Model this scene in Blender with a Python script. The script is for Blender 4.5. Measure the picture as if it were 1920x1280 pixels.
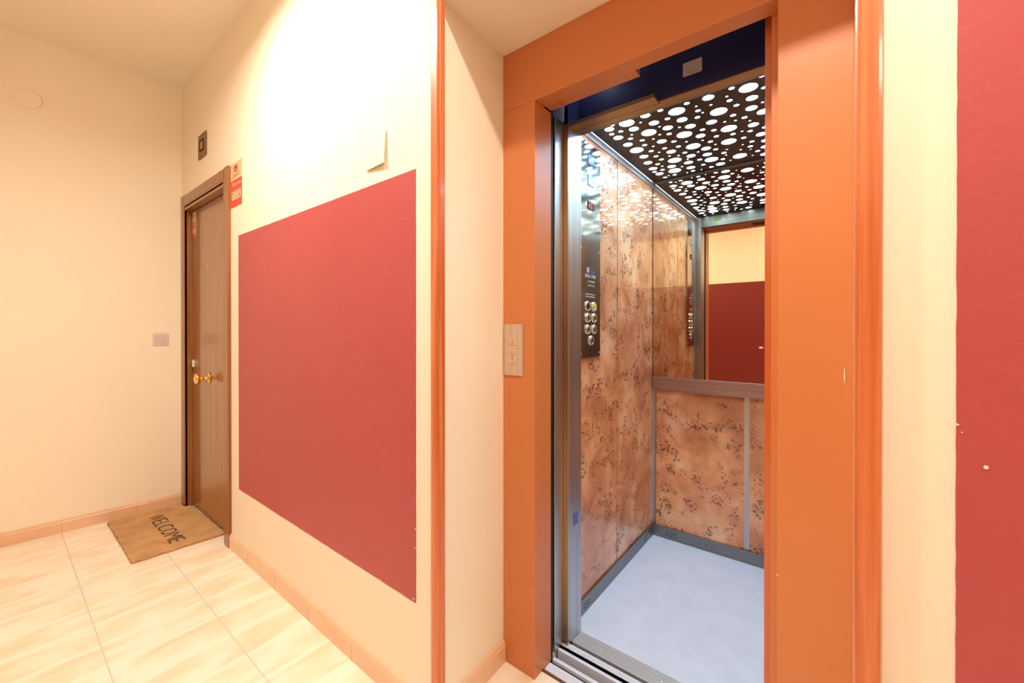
import bpy, bmesh, math, random
from mathutils import Vector, Matrix
from mathutils.geometry import delaunay_2d_cdt
for o in list(bpy.data.objects): bpy.data.objects.remove(o)
S = bpy.context.scene; COL = S.collection
R = math.radians; random.seed(5)

# ------------------------------------------------------------- camera, world, exposure
cam_d = bpy.data.cameras.new('camera'); cam = bpy.data.objects.new('camera', cam_d); COL.objects.link(cam)
cam_d.sensor_width = 36; cam_d.lens = 36 * 766.69 / 1920; cam_d.clip_start = .02
cam_d.shift_y = -(640 - 619.2) / 1920
cam.location = (0, 0, 1.2); cam.rotation_mode = 'XYZ'
cam.rotation_euler = (math.pi/2 - .0032, 0, .6652)
S.camera = cam
w = bpy.data.worlds.new('world'); S.world = w; w.use_nodes = True
w.node_tree.nodes['Background'].inputs[0].default_value = (1, .8, .6, 1)
w.node_tree.nodes['Background'].inputs[1].default_value = .0
S.view_settings.view_transform = 'Standard'; S.view_settings.look = 'None'
S.view_settings.gamma = 1; S.view_settings.use_curve_mapping = False
S.view_settings.exposure = 0.12
CEIL_Z = 2.86
LAMP_COL = (1.0, .95, .84); LAMP_E = 1240.0      # ceiling downlights (emission of the lens)
CAR_COL = (.52, .78, 1.0); CAR_E = 31.0       # lift ceiling diffuser
LAMPS = [(-1.75, .20), (-.06, .20)]

# ------------------------------------------------------------- materials
def lin(c):
    return tuple(((v/255)/12.92 if v/255 <= .04045 else ((v/255+.055)/1.055)**2.4) for v in c)
def new(name):
    m = bpy.data.materials.new(name); m.use_nodes = True
    return m, m.node_tree, m.node_tree.nodes['Principled BSDF']
def mat(name, col, rough=.5, metal=0, coat=0, spec=.5, bump=0, bscale=60, coatr=.08, var=0, vscale=3):
    m, t, b = new(name)
    c = lin(col); b.inputs['Base Color'].default_value = (*c, 1)
    b.inputs['Roughness'].default_value = rough; b.inputs['Metallic'].default_value = metal
    b.inputs['Coat Weight'].default_value = coat; b.inputs['Coat Roughness'].default_value = coatr
    b.inputs['Specular IOR Level'].default_value = spec
    N = t.nodes; L = t.links
    if bump or var:
        tc = N.new('ShaderNodeTexCoord')
    if var:
        n = N.new('ShaderNodeTexNoise'); n.inputs['Scale'].default_value = vscale; n.inputs['Detail'].default_value = 5
        L.new(tc.outputs['Object'], n.inputs['Vector'])
        mr = N.new('ShaderNodeMapRange'); mr.inputs[1].default_value = .3; mr.inputs[2].default_value = .7
        mr.inputs[3].default_value = 1-var; mr.inputs[4].default_value = 1+var
        L.new(n.outputs['Fac'], mr.inputs[0])
        mx = N.new('ShaderNodeVectorMath'); mx.operation = 'SCALE'; mx.inputs[0].default_value = c
        L.new(mr.outputs[0], mx.inputs['Scale']); L.new(mx.outputs[0], b.inputs['Base Color'])
    if bump:
        n = N.new('ShaderNodeTexNoise'); n.inputs['Scale'].default_value = bscale; n.inputs['Detail'].default_value = 3
        L.new(tc.outputs['Object'], n.inputs['Vector'])
        bp = N.new('ShaderNodeBump'); bp.inputs['Strength'].default_value = bump; bp.inputs['Distance'].default_value = .002
        L.new(n.outputs['Fac'], bp.inputs['Height']); L.new(bp.outputs[0], b.inputs['Normal'])
    return m
def emit(name, col, e):
    m, t, b = new(name); b.inputs['Base Color'].default_value = (*col, 1)
    b.inputs['Emission Color'].default_value = (*col, 1); b.inputs['Emission Strength'].default_value = e
    return m
def grain(name, c1, c2, axis='Z', rough=.3, coat=.4, scale=40, stretch=.03, metal=0, coatr=.1, spec=.5):
    """colour streaks running along one axis (wood grain, brushed steel)"""
    m, t, b = new(name); N = t.nodes; L = t.links
    tc = N.new('ShaderNodeTexCoord'); mp = N.new('ShaderNodeMapping'); L.new(tc.outputs['Object'], mp.inputs[0])
    mp.inputs['Scale'].default_value = tuple(stretch if a == axis else 1 for a in 'XYZ')
    n = N.new('ShaderNodeTexNoise'); n.inputs['Scale'].default_value = scale; n.inputs['Detail'].default_value = 6
    L.new(mp.outputs[0], n.inputs['Vector'])
    r = N.new('ShaderNodeValToRGB'); r.color_ramp.elements[0].position = .35; r.color_ramp.elements[1].position = .65
    r.color_ramp.elements[0].color = (*lin(c1), 1); r.color_ramp.elements[1].color = (*lin(c2), 1)
    L.new(n.outputs['Fac'], r.inputs[0]); L.new(r.outputs[0], b.inputs['Base Color'])
    b.inputs['Roughness'].default_value = rough; b.inputs['Coat Weight'].default_value = coat
    b.inputs['Metallic'].default_value = metal; b.inputs['Coat Roughness'].default_value = coatr
    b.inputs['Specular IOR Level'].default_value = spec
    return m
def burl(name):
    m, t, b = new(name); N = t.nodes; L = t.links
    tc = N.new('ShaderNodeTexCoord')
    def noise(sc, det=4, dist=0, src=None):
        n = N.new('ShaderNodeTexNoise'); n.inputs['Scale'].default_value = sc; n.inputs['Detail'].default_value = det
        n.inputs['Distortion'].default_value = dist; L.new(src or tc.outputs['Object'], n.inputs['Vector']); return n
    a = noise(5.5, 9, .55)
    r = N.new('ShaderNodeValToRGB'); e = r.color_ramp.elements
    e[0].position = .32; e[0].color = (*lin((198, 122, 78)), 1); e[1].position = .68; e[1].color = (*lin((248, 198, 152)), 1)
    mid = e.new(.5); mid.color = (*lin((232, 160, 110)), 1)
    L.new(a.outputs['Fac'], r.inputs[0])
    # clusters of little eyes: voronoi cells gated by a broad noise
    v = N.new('ShaderNodeTexVoronoi'); v.inputs['Scale'].default_value = 88; v.inputs['Randomness'].default_value = 1
    wv = noise(30, 2); vm = N.new('ShaderNodeVectorMath'); vm.operation = 'MULTIPLY_ADD'
    vm.inputs[1].default_value = (.006,)*3
    L.new(wv.outputs['Color'], vm.inputs[0]); L.new(tc.outputs['Object'], vm.inputs[2]); L.new(vm.outputs[0], v.inputs['Vector'])
    g = noise(11, 5, .6)
    gate = N.new('ShaderNodeMapRange'); gate.inputs[1].default_value = .45; gate.inputs[2].default_value = .60
    gate.inputs[3].default_value = 0; gate.inputs[4].default_value = .85
    L.new(g.outputs['Fac'], gate.inputs[0])
    sz = N.new('ShaderNodeMath'); sz.operation = 'MULTIPLY'; 
    sep = N.new('ShaderNodeSeparateColor'); L.new(v.outputs['Color'], sep.inputs[0])
    L.new(sep.outputs[0], sz.inputs[0]); L.new(gate.outputs[0], sz.inputs[1])
    sub = N.new('ShaderNodeMath'); sub.operation = 'SUBTRACT'; L.new(sz.outputs[0], sub.inputs[0]); L.new(v.outputs['Distance'], sub.inputs[1])
    st = N.new('ShaderNodeMapRange'); st.inputs[1].default_value = -.12; st.inputs[2].default_value = .14
    L.new(sub.outputs[0], st.inputs[0])
    mul = N.new('ShaderNodeMath'); mul.operation = 'MULTIPLY'; mul.inputs[1].default_value = .78; L.new(st.outputs[0], mul.inputs[0])
    # soft brown cloud round the clusters
    cl = N.new('ShaderNodeMapRange'); cl.inputs[1].default_value = .48; cl.inputs[2].default_value = .68; cl.inputs[4].default_value = .32
    L.new(g.outputs['Fac'], cl.inputs[0])
    m1 = N.new('ShaderNodeMix'); m1.data_type = 'RGBA'; L.new(cl.outputs[0], m1.inputs[0]); L.new(r.outputs[0], m1.inputs[6]); m1.inputs[7].default_value = (*lin((170, 94, 58)), 1)
    m2 = N.new('ShaderNodeMix'); m2.data_type = 'RGBA'; L.new(mul.outputs[0], m2.inputs[0]); L.new(m1.outputs[2], m2.inputs[6]); m2.inputs[7].default_value = (*lin((104, 48, 32)), 1)
    L.new(m2.outputs[2], b.inputs['Base Color'])
    b.inputs['Roughness'].default_value = .35; b.inputs['Coat Weight'].default_value = 1; b.inputs['Coat Roughness'].default_value = .015
    b.inputs['Coat IOR'].default_value = 1.4
    return m
def tile(name, x0, y0, s, groutc, c1, c2, rough=.35):
    """square ceramic tiles with raised cushion edges; streaky glaze"""
    m, t, b = new(name); N = t.nodes; L = t.links
    tc = N.new('ShaderNodeTexCoord'); sp = N.new('ShaderNodeSeparateXYZ'); L.new(tc.outputs['Object'], sp.inputs[0])
    def M(op, a, b_=None, c=None):
        n = N.new('ShaderNodeMath'); n.operation = op
        for i, x in enumerate((a, b_, c)):
            if x is None: continue
            if isinstance(x, (int, float)): n.inputs[i].default_value = x
            else: L.new(x, n.inputs[i])
        return n.outputs[0]
    wob = N.new('ShaderNodeTexNoise'); wob.inputs['Scale'].default_value = 14; L.new(tc.outputs['Object'], wob.inputs['Vector'])
    wo = M('MULTIPLY', M('SUBTRACT', wob.outputs['Fac'], .5), .012)
    fx = M('PINGPONG', M('DIVIDE', M('SUBTRACT', sp.outputs[0], x0), s), .5)
    fy = M('PINGPONG', M('DIVIDE', M('SUBTRACT', sp.outputs[1], y0), s), .5)
    dmin = M('MULTIPLY', M('MINIMUM', fx, fy), s); dy = M('MULTIPLY', fy, s)
    gr = N.new('ShaderNodeMapRange'); gr.inputs[1].default_value = .0012; gr.inputs[2].default_value = .0028; L.new(dy, gr.inputs[0])
    # streaks along X within the tile, and a lighter rim along X edges
    mp = N.new('ShaderNodeMapping'); mp.inputs['Scale'].default_value = (6, 2.6, 1); mp.inputs['Rotation'].default_value = (0, 0, R(8)); L.new(tc.outputs['Object'], mp.inputs[0])
    n = N.new('ShaderNodeTexNoise'); n.inputs['Scale'].default_value = 1.8; n.inputs['Detail'].default_value = 4; n.inputs['Distortion'].default_value = .3
    L.new(mp.outputs[0], n.inputs['Vector'])
    # band structure: tiles carry moulded ridges half way too
    hx = M('PINGPONG', M('DIVIDE', M('SUBTRACT', M('ADD', sp.outputs[0], wo), x0), s/2), .5)
    rim = N.new('ShaderNodeMapRange'); rim.inputs[1].default_value = .02; rim.inputs[2].default_value = .10; rim.inputs[3].default_value = .25; rim.inputs[4].default_value = 0
    L.new(hx, rim.inputs[0])
    fac = M('ADD', n.outputs['Fac'], rim.outputs[0])
    r = N.new('ShaderNodeValToRGB'); e = r.color_ramp.elements
    e[0].position = .34; e[0].color = (*lin(c1), 1); e[1].position = .62; e[1].color = (*lin(c2), 1); L.new(fac, r.inputs[0])
    mx = N.new('ShaderNodeMix'); mx.data_type = 'RGBA'; L.new(gr.outputs[0], mx.inputs[0]); mx.inputs[6].default_value = (*lin(groutc), 1); L.new(r.outputs[0], mx.inputs[7])
    L.new(mx.outputs[2], b.inputs['Base Color']); b.inputs['Roughness'].default_value = rough
    hb = N.new('ShaderNodeMapRange'); hb.inputs[1].default_value = 0; hb.inputs[2].default_value = .012; L.new(dmin, hb.inputs[0])
    hh = M('ADD', hb.outputs[0], M('MULTIPLY', M('MINIMUM', M('MULTIPLY', hx, 6), 1), .5))
    bp = N.new('ShaderNodeBump'); bp.inputs['Distance'].default_value = .0015; bp.inputs['Strength'].default_value = .5; L.new(hh, bp.inputs['Height']); L.new(bp.outputs[0], b.inputs['Normal'])
    return m

WALL = mat('cream_wall_paint', (249, 235, 212), .62, bump=.1, bscale=90, var=.015, vscale=2)
CEILM = mat('ceiling_paint', (253, 241, 222), .8)
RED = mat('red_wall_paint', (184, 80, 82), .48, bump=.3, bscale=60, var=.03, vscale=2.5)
ORANGE = mat('orange_enamel', (207, 124, 70), .4, coat=.2, coatr=.22, bump=.06, bscale=50)
ORANGE2 = mat('orange_enamel_gloss', (200, 100, 44), .32, coat=.8, coatr=.16)
TRIM = grain('reddish_wood', (196, 98, 48), (226, 132, 78), 'Z', .35, .5, 60)
DOORW = grain('brown_door_veneer', (136, 84, 40), (166, 108, 58), 'Z', .32, .7, 55, .012, coatr=.12)
CASEW = grain('brown_casing_wood', (134, 76, 34), (158, 98, 50), 'Z', .35, .5, 50, .02)
FLOOR = tile('floor_tiles', -2.02, .254, .326, (214, 200, 186), (244, 217, 182), (251, 238, 218))
BASE = mat('peach_tile_skirting', (234, 188, 150), .28, var=.08, vscale=6, coat=.7)
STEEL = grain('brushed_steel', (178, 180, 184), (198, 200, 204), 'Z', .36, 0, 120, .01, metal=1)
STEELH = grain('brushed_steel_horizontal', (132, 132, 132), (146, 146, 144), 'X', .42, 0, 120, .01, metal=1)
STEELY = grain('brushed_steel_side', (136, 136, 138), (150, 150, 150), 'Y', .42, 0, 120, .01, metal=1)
BRASSY = grain('warm_brushed_steel', (176, 140, 104), (196, 160, 122), 'Z', .3, 0, 120, .01, metal=1)
BRASSX = grain('warm_brushed_header', (170, 136, 104), (188, 154, 120), 'X', .45, 0, 120, .01, metal=1)
ALU = grain('ribbed_aluminium', (222, 228, 242), (234, 240, 252), 'X', .4, 0, 90, .01, metal=.0)
GROOVE = mat('dark_groove', (34, 31, 30), .6)
BROWNSTRIP = mat('brown_strip', (112, 66, 40), .5)
NAVY = mat('dark_navy_metal', (44, 48, 96), .45, metal=.0)
BLACK = mat('black', (14, 13, 14), .6)
PALEBLUE = mat('pale_blue_lit_metal', (150, 165, 215), .5)  # bluish light leaking from the car ceiling is put into this colour
MIRROR = mat('mirror_glass', (222, 205, 180), .0, metal=1)
POLISH = mat('polished_steel', (176, 174, 172), .11, metal=1, bump=.05, bscale=7)
BURL = burl('burl_laminate')
DARKP = mat('perforated_dark_sheet', (44, 34, 32), .35, metal=.4)
LED = emit('diffuser_light', CAR_COL, CAR_E)
LEDGAP = emit('edge_light', CAR_COL, CAR_E*.3)
CARFLOOR = mat('blue_grey_vinyl', (212, 226, 246), .45, var=.05, vscale=9)
CHROME = mat('chrome', (225, 228, 232), .08, metal=1)
BRASS = mat('polished_brass', (238, 202, 128), .16, metal=1)
WHITE = mat('white_plastic', (226, 206, 196), .35)
YELLOWB = mat('yellow_button', (226, 216, 30), .4)
DARKB = mat('dark_button', (30, 24, 24), .3)
BUTTON = mat('cream_button', (226, 186, 140), .45)
PLATE = grain('satin_call_plate', (206, 184, 166), (218, 196, 178), 'Z', .42, 0, 100, .01, metal=.5)
INK = mat('faded_ink', (84, 58, 34), .8)
GREYINK = mat('grey_ink', (110, 100, 96), .7)
WHITEINK = mat('white_ink', (226, 222, 218), .5)
BLUEINK = mat('blue_ink', (70, 110, 190), .5)
GREENINK = mat('green_ink', (60, 110, 60), .5)
REDINK = mat('red_print', (226, 70, 56), .5)
PAPER = mat('label_paper', (216, 204, 200), .6)
SIGNP = mat('sign_cream', (222, 192, 150), .5)
SEAM = mat('seam', (70, 42, 24), .6)
BROWNP = mat('brown_plate', (128, 88, 52), .45)
COIR = mat('coir', (204, 156, 104), .95, bump=1.0, bscale=420, var=.16, vscale=10)
COIRE = mat('coir_edge', (170, 112, 62), .95)
REDLED = emit('red_display', (1, .03, .05), 3)
LAMPM = emit('lamp_lens', LAMP_COL, LAMP_E)

# ------------------------------------------------------------- helpers
WL = {}
def wl(o): return WL.get(o.name, Vector((0, 0, 0)))
def props(o, label=None, cat=None, group=None, kind=None):
    if label: o['label'] = label
    if cat: o['category'] = cat
    if group: o['group'] = group
    if kind: o['kind'] = kind
    return o
def thing(name, loc, label=None, cat=None, group=None, kind=None):
    o = bpy.data.objects.new(name, None); COL.objects.link(o); o.location = loc; o.empty_display_size = .05
    WL[o.name] = Vector(loc)
    return props(o, label, cat, group, kind)
def obj(name, bm, m, parent=None, bevel=0, smooth=False, fixed=False, mods=()):
    """bm is in world coordinates; becomes one mesh object"""
    me = bpy.data.meshes.new(name)
    if parent is not None: off = wl(parent)
    elif fixed: off = Vector((0, 0, 0))
    else:
        xs = [v.co for v in bm.verts]
        off = Vector(((min(v.x for v in xs)+max(v.x for v in xs))/2, (min(v.y for v in xs)+max(v.y for v in xs))/2, min(v.z for v in xs)))
    bmesh.ops.translate(bm, verts=bm.verts, vec=-off)
    bm.to_mesh(me); bm.free()
    o = bpy.data.objects.new(name, me); COL.objects.link(o)
    for mm in (m if isinstance(m, (list, tuple)) else [m]): me.materials.append(mm)
    if parent is not None: o.parent = parent
    else: o.location = off
    WL[o.name] = off
    if smooth:
        for p in me.polygons: p.use_smooth = True
    if bevel:
        b = o.modifiers.new('bevel', 'BEVEL'); b.width = bevel; b.segments = 3; b.limit_method = 'ANGLE'; b.angle_limit = R(40)
    return o
def bx(bm, x0, x1, y0, y1, z0, z1, mi=0):
    v = [bm.verts.new((x, y, z)) for x in (x0, x1) for y in (y0, y1) for z in (z0, z1)]
    for f in ((0, 1, 3, 2), (4, 6, 7, 5), (0, 4, 5, 1), (2, 3, 7, 6), (0, 2, 6, 4), (1, 5, 7, 3)):
        fc = bm.faces.new([v[i] for i in f]); fc.material_index = mi
    bmesh.ops.recalc_face_normals(bm, faces=bm.faces)
    return bm
def B(*boxes):
    bm = bmesh.new()
    for b in boxes: bx(bm, *b)
    return bm
def prism(bm, pts, axis, a, b, mi=0):
    """extrude polygon pts (2D) along an axis from a to b"""
    def P(p, t):
        return {'X': (t, p[0], p[1]), 'Y': (p[0], t, p[1]), 'Z': (p[0], p[1], t)}[axis]
    A = [bm.verts.new(P(p, a)) for p in pts]; Bv = [bm.verts.new(P(p, b)) for p in pts]; n = len(pts)
    fs = [bm.faces.new(A), bm.faces.new(Bv[::-1])]
    for i in range(n): fs.append(bm.faces.new((A[i], Bv[i], Bv[(i+1) % n], A[(i+1) % n])))
    for f in fs: f.material_index = mi
    bmesh.ops.recalc_face_normals(bm, faces=bm.faces); return bm
def rrect(cx, cy, w_, h, r, n=5):
    pts = []
    for k, (sx, sy) in enumerate(((1, 1), (-1, 1), (-1, -1), (1, -1))):
        for i in range(n+1):
            a = R(90*k + 90*i/n); pts.append((cx+sx*(w_/2-r)+r*math.cos(a), cy+sy*(h/2-r)+r*math.sin(a)))
    return pts
def lathe(bm, prof, c, axis, n=32, mi=0):
    """prof: list of (radius, height along axis)"""
    c = Vector(c); ax = Vector(axis).normalized()
    u = ax.orthogonal().normalized(); v = ax.cross(u); rings = []
    for r, h in prof:
        if r < 1e-6: rings.append([bm.verts.new(c+ax*h)])
        else: rings.append([bm.verts.new(c+ax*h+(u*math.cos(2*math.pi*i/n)+v*math.sin(2*math.pi*i/n))*r) for i in range(n)])
    for a, b in zip(rings, rings[1:]):
        for i in range(n):
            j = (i+1) % n
            q = [a[i % len(a)], a[j % len(a)], b[j % len(b)], b[i % len(b)]]
            q2 = []
            for x in q:
                if x not in q2: q2.append(x)
            if len(q2) > 2: bm.faces.new(q2).material_index = mi
    bmesh.ops.recalc_face_normals(bm, faces=bm.faces); return bm
def text_bm(bm, s, org, xd, yd, size=None, width=None, height=None, th=.0004, shear=0, mi=0, center=True, off=0):
    cu = bpy.data.curves.new('t', 'FONT'); cu.body = s; cu.size = 1; cu.shear = shear; cu.offset = off
    cu.resolution_u = 3
    o = bpy.data.objects.new('t', cu); COL.objects.link(o)
    bpy.context.view_layer.update()
    me = bpy.data.meshes.new_from_object(o.evaluated_get(bpy.context.evaluated_depsgraph_get()))
    bpy.data.objects.remove(o); bpy.data.curves.remove(cu)
    xs = [v.co.x for v in me.vertices]; ys = [v.co.y for v in me.vertices]
    x0, x1, y0, y1 = min(xs), max(xs), min(ys), max(ys)
    sx = width/(x1-x0) if width else size; sy = height/(y1-y0) if height else (sx if width and not size else size)
    if size and not width: sx = sy = size
    xd = Vector(xd).normalized(); yd = Vector(yd).normalized(); nd = xd.cross(yd); org = Vector(org)
    vs = []
    for v in me.vertices:
        a = (v.co.x-(x0+x1)/2)*sx if center else (v.co.x-x0)*sx
        b = (v.co.y-(y0+y1)/2)*sy if center else (v.co.y-y0)*sy
        vs.append(bm.verts.new(org+xd*a+yd*b+nd*th))
    for p in me.polygons:
        try: bm.faces.new([vs[i] for i in p.vertices]).material_index = mi
        except ValueError: pass
    bpy.data.meshes.remove(me)
    return bm

YB = .815; YF = 1.145; WO = -.75; ZS = 2.183          # corridor wall, lift front, opposite wall, soffit
XL = lambda y: -3.53+.0973*(y-.8)                     # far end wall (slightly askew)
KS = dict(kind='structure')
# ------------------------------------------------------------- structure
bm = B((-4.2, 2.6, -.95, 1.19, -.1, 0), (-4.2, -.81, 1.19, 1.3, -.1, 0), (-.09, 2.6, 1.19, 1.3, -.1, 0))
props(obj('floor', bm, FLOOR, fixed=True), **KS)
props(obj('ceiling', B((-4.2, 2.6, -.95, YB+.3, CEIL_Z, CEIL_Z+.1)), CEILM, fixed=True), **KS)
# far end wall (left of the view)
bm = bmesh.new(); y0, y1 = -.9, 1.0
prism(bm, [(XL(y0), y0), (XL(y1), y1), (XL(y1)-.2, y1), (XL(y0)-.2, y0)], 'Z', 0, CEIL_Z+.05)
props(obj('wall_left', bm, WALL, fixed=True), **KS)
# corridor wall with the door opening and the lift recess
wb = B((-3.75, -3.44, YB, 1.15, 0, CEIL_Z+.05), (-3.44, -2.675, YB, 1.15, 2.02, CEIL_Z+.05), (.035, 2.6, YB, 1.4, 0, CEIL_Z+.05),
       (-.937, .035, YB, 1.4, ZS, CEIL_Z+.05))
prism(wb, [(-2.675, YB), (-.925, YB), (-.939, YF), (-.939, 1.4), (-2.675, 1.4)], 'Z', 0, CEIL_Z+.05)
wall_b = props(obj('wall_back', wb, WALL, fixed=True), **KS)
def painted(name, x0, x1, y, z0, z1, yn, parent, label):
    bm = bmesh.new(); n = 60; rnd = random.Random(int(abs(x0)*1000)); pts = []
    def jit(a, k): return a + k*(rnd.random()-.5)*.0018
    for i in range(n): pts.append((x0+(x1-x0)*i/n, jit(z0, 1)))
    for i in range(n): pts.append((jit(x1, .5), z0+(z1-z0)*i/n))
    for i in range(n): pts.append((x1-(x1-x0)*i/n, jit(z1, .5)))
    for i in range(n): pts.append((jit(x0, .5), z1-(z1-z0)*i/n))
    prism(bm, pts, 'Y', y, y+.0012*yn)
    return props(obj(name, bm, RED, parent), label)
painted('painted_panel', -2.488, -1.018, YB, .348, 1.697, -1, wall_b, 'large red painted rectangle between the brown door and the wood corner trim')
painted('painted_panel', .133, 1.7, YB, .348, 1.697, -1, wall_b, 'red painted rectangle at the right edge of the photo')
# worn spots in the paint
bm = bmesh.new()
def blob(bm, c, rx, rz, nrm=-1, seed=0, th=.0008, n=18):
    rnd = random.Random(seed); vs = []
    for i in range(n):
        a = 2*math.pi*i/n; k = .75+.4*rnd.random(); vs.append(bm.verts.new((c[0]+rx*k*math.cos(a), c[1]+nrm*th, c[2]+rz*k*math.sin(a))))
    bm.faces.new(vs)
blob(bm, (.160, YB-.0013, 1.017), .0025, .0028, seed=1); blob(bm, (.1335, YB-.0013, 1.070), .002, .0015, seed=2)
blob(bm, (.138, YB-.0013, 1.06), .001, .001, seed=7)
blob(bm, (-1.0195, YB-.0013, .58), .0018, .004, seed=4); blob(bm, (-1.028, YB-.0013, .358), .005, .002, seed=5); blob(bm, (-1.022, YB-.0013, .52), .002, .003, seed=6)
props(obj('paint_chip', bm, WALL, wall_b), 'small chips in the red paint')
# opposite wall (seen in the lift mirror)
wf = props(obj('wall_front', B((-4.0, 2.6, WO-.15, WO, 0, CEIL_Z+.05)), WALL, fixed=True), **KS)
RED_, RED = RED, mat('darker_red_wall', (124, 38, 34), .5, bump=.3, bscale=60)  # darker red than the panels on the corridor wall
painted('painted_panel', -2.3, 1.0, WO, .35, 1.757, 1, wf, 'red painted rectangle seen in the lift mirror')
bm = bmesh.new(); blob(bm, (-.655, WO+.0014, .985), .022, .013, 1, 3); blob(bm, (-.603, WO+.0014, 1.125), .02, .03, 1, 4)
obj('paint_chip', bm, WALL, wf)
props(obj('wall_right', B((2.5, 2.65, WO-.1, YB+.1, 0, CEIL_Z+.05)), WALL, fixed=True), **KS)
# wood corner trims of the recess
def corner_trim(name, x_in, sgn):
    bm = bmesh.new(); a = x_in
    # profile: rounded L with a groove at the arris; sgn +1 = recess lies towards +X
    p = [(-.030, .815), (-.030, .8015), (-.026, .799), (-.006, .799), (-.004, .8015), (-.002, .8015), (0, .803), (0, .808), (-.0015, .8105), (0, .813), (0, .829), (-.003, .833), (-.02, .833), (-.02, .815)]
    prism(bm, [(a+sgn*x, y) for x, y in p], 'Z', 0, 2.166)
    o = obj(name, bm, TRIM, fixed=True); return props(o, **KS)
corner_trim('trim_1', -.903, 1); corner_trim('trim_2', .026, -1)
# skirting
def skirt_profile(t=.012, h=.076): return [(0, 0), (-t, 0), (-t, h-.016), (-t+.003, h-.011), (-t+.004, h-.004), (-.003, h), (0, h)]
bm = bmesh.new(); prism(bm, [(YB+y, z) for y, z in skirt_profile()], 'X', -2.60, -.933)
bl = obj('baseboard_back', bm, BASE, fixed=True); props(bl, **KS)
bm = bmesh.new(); prism(bm, [(YB+y, z) for y, z in skirt_profile()], 'X', .053, 2.5); props(obj('baseboard_back', bm, BASE, fixed=True), **KS)
def skew_skirt(name, xa, ya, xb, yb):
    """skirting on a wall facing +X that runs from (xa,ya) to (xb,yb)"""
    bm = bmesh.new(); A = []; Bq = []
    for t, z in skirt_profile():
        A.append(bm.verts.new((xa-t, ya, z))); Bq.append(bm.verts.new((xb-t, yb, z)))
    n = len(A); bm.faces.new(A); bm.faces.new(Bq[::-1])
    for i in range(n): bm.faces.new((A[i], Bq[i], Bq[(i+1) % n], A[(i+1) % n]))
    bmesh.ops.recalc_face_normals(bm, faces=bm.faces)
    return props(obj(name, bm, BASE, fixed=True), **KS)
bs = skew_skirt('baseboard_left', XL(-.75), -.75, XL(.8), .8)
skew_skirt('baseboard_recess', -.926, .834, -.9385, YF-.001)
bm = bmesh.new()
for y in (.582, .256, -.07, -.396): bx(bm, XL(y)+.0118, XL(y)+.0124, y-.001, y+.001, 0, .062)
obj('joint', bm, mat('joint_grout', (190, 150, 120), .8), bs)
bm = bmesh.new()
for k in range(6): x = -2.345+.326*k; bx(bm, x-.001, x+.001, YB-.0124, YB-.0118, 0, .062) if x < -.95 else None
obj('joint', bm, bpy.data.materials['joint_grout'], bl)

# ------------------------------------------------------------- apartment door
d = thing('door_1', (-3.05, .845, 0), kind='structure')
bm = bmesh.new()
for s0, s1, sg in ((-3.498, -3.42, 1), (-2.60, -2.672, -1)):
    # stile profile
    w_ = abs(s1-s0)
    prism(bm, [(s0, YB), (s0, .8035), (s0+sg*.004, .80), (s1-sg*.012, .80), (s1-sg*.008, .8025), (s1, .8035), (s1, YB)], 'Z', 0, 2.094)
prism(bm, [(YB, 2.094), (.8035, 2.094), (.80, 2.09), (.80, 2.034), (.8025, 2.03), (.8035, 2.022), (YB, 2.022)], 'X', -3.4205, -2.6715)
c = obj('door_casing', bm, CASEW, d)
bm = B((-3.455, -3.42, .8045, .905, 0, 2.03), (-2.685, -2.66, .8045, .905, 0, 2.03), (-3.42, -2.685, .8045, .905, 1.995, 2.03),
       (-3.42, -2.685, .8045, .812, 2.012, 2.03))
obj('door_jamb', bm, CASEW, d, .001)
leaf = obj('door_leaf', B((-3.416, -2.687, .846, .885, .004, 1.992)), DOORW, d, .001)
bm = bmesh.new(); K = (-3.08, .846, .893)
lathe(bm, [(0, 0), (.030, 0), (.0365, .003), (.035, .005), (.026, .008), (.012, .011), (.0105, .03), (.013, .04), (.026, .05), (.0325, .058), (.034, .066), (.031, .072), (.02, .076), (.012, .0765), (0, .0745)], K, (0, -1, 0), 40)
props(obj('door_knob', bm, BRASS, leaf, smooth=True), 'round polished brass knob with round rose')
bm = bmesh.new(); lathe(bm, [(0, 0), (.014, 0), (.014, .002), (.011, .004), (.0085, .0042), (.008, .002), (0, .002)], (-3.095, .846, 1.594), (0, -1, 0), 24)
props(obj('peephole', bm, BRASS, leaf, smooth=True), 'small brass peephole')
bm = bmesh.new(); lathe(bm, [(0, 0), (.030, 0), (.030, .005), (.024, .014), (.010, .016), (0, .0145)], (-3.385, .846, .969), (0, -1, 0), 30)
props(obj('lock_escutcheon', bm, CHROME, leaf, smooth=True), 'round satin silver lock plate')
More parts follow.
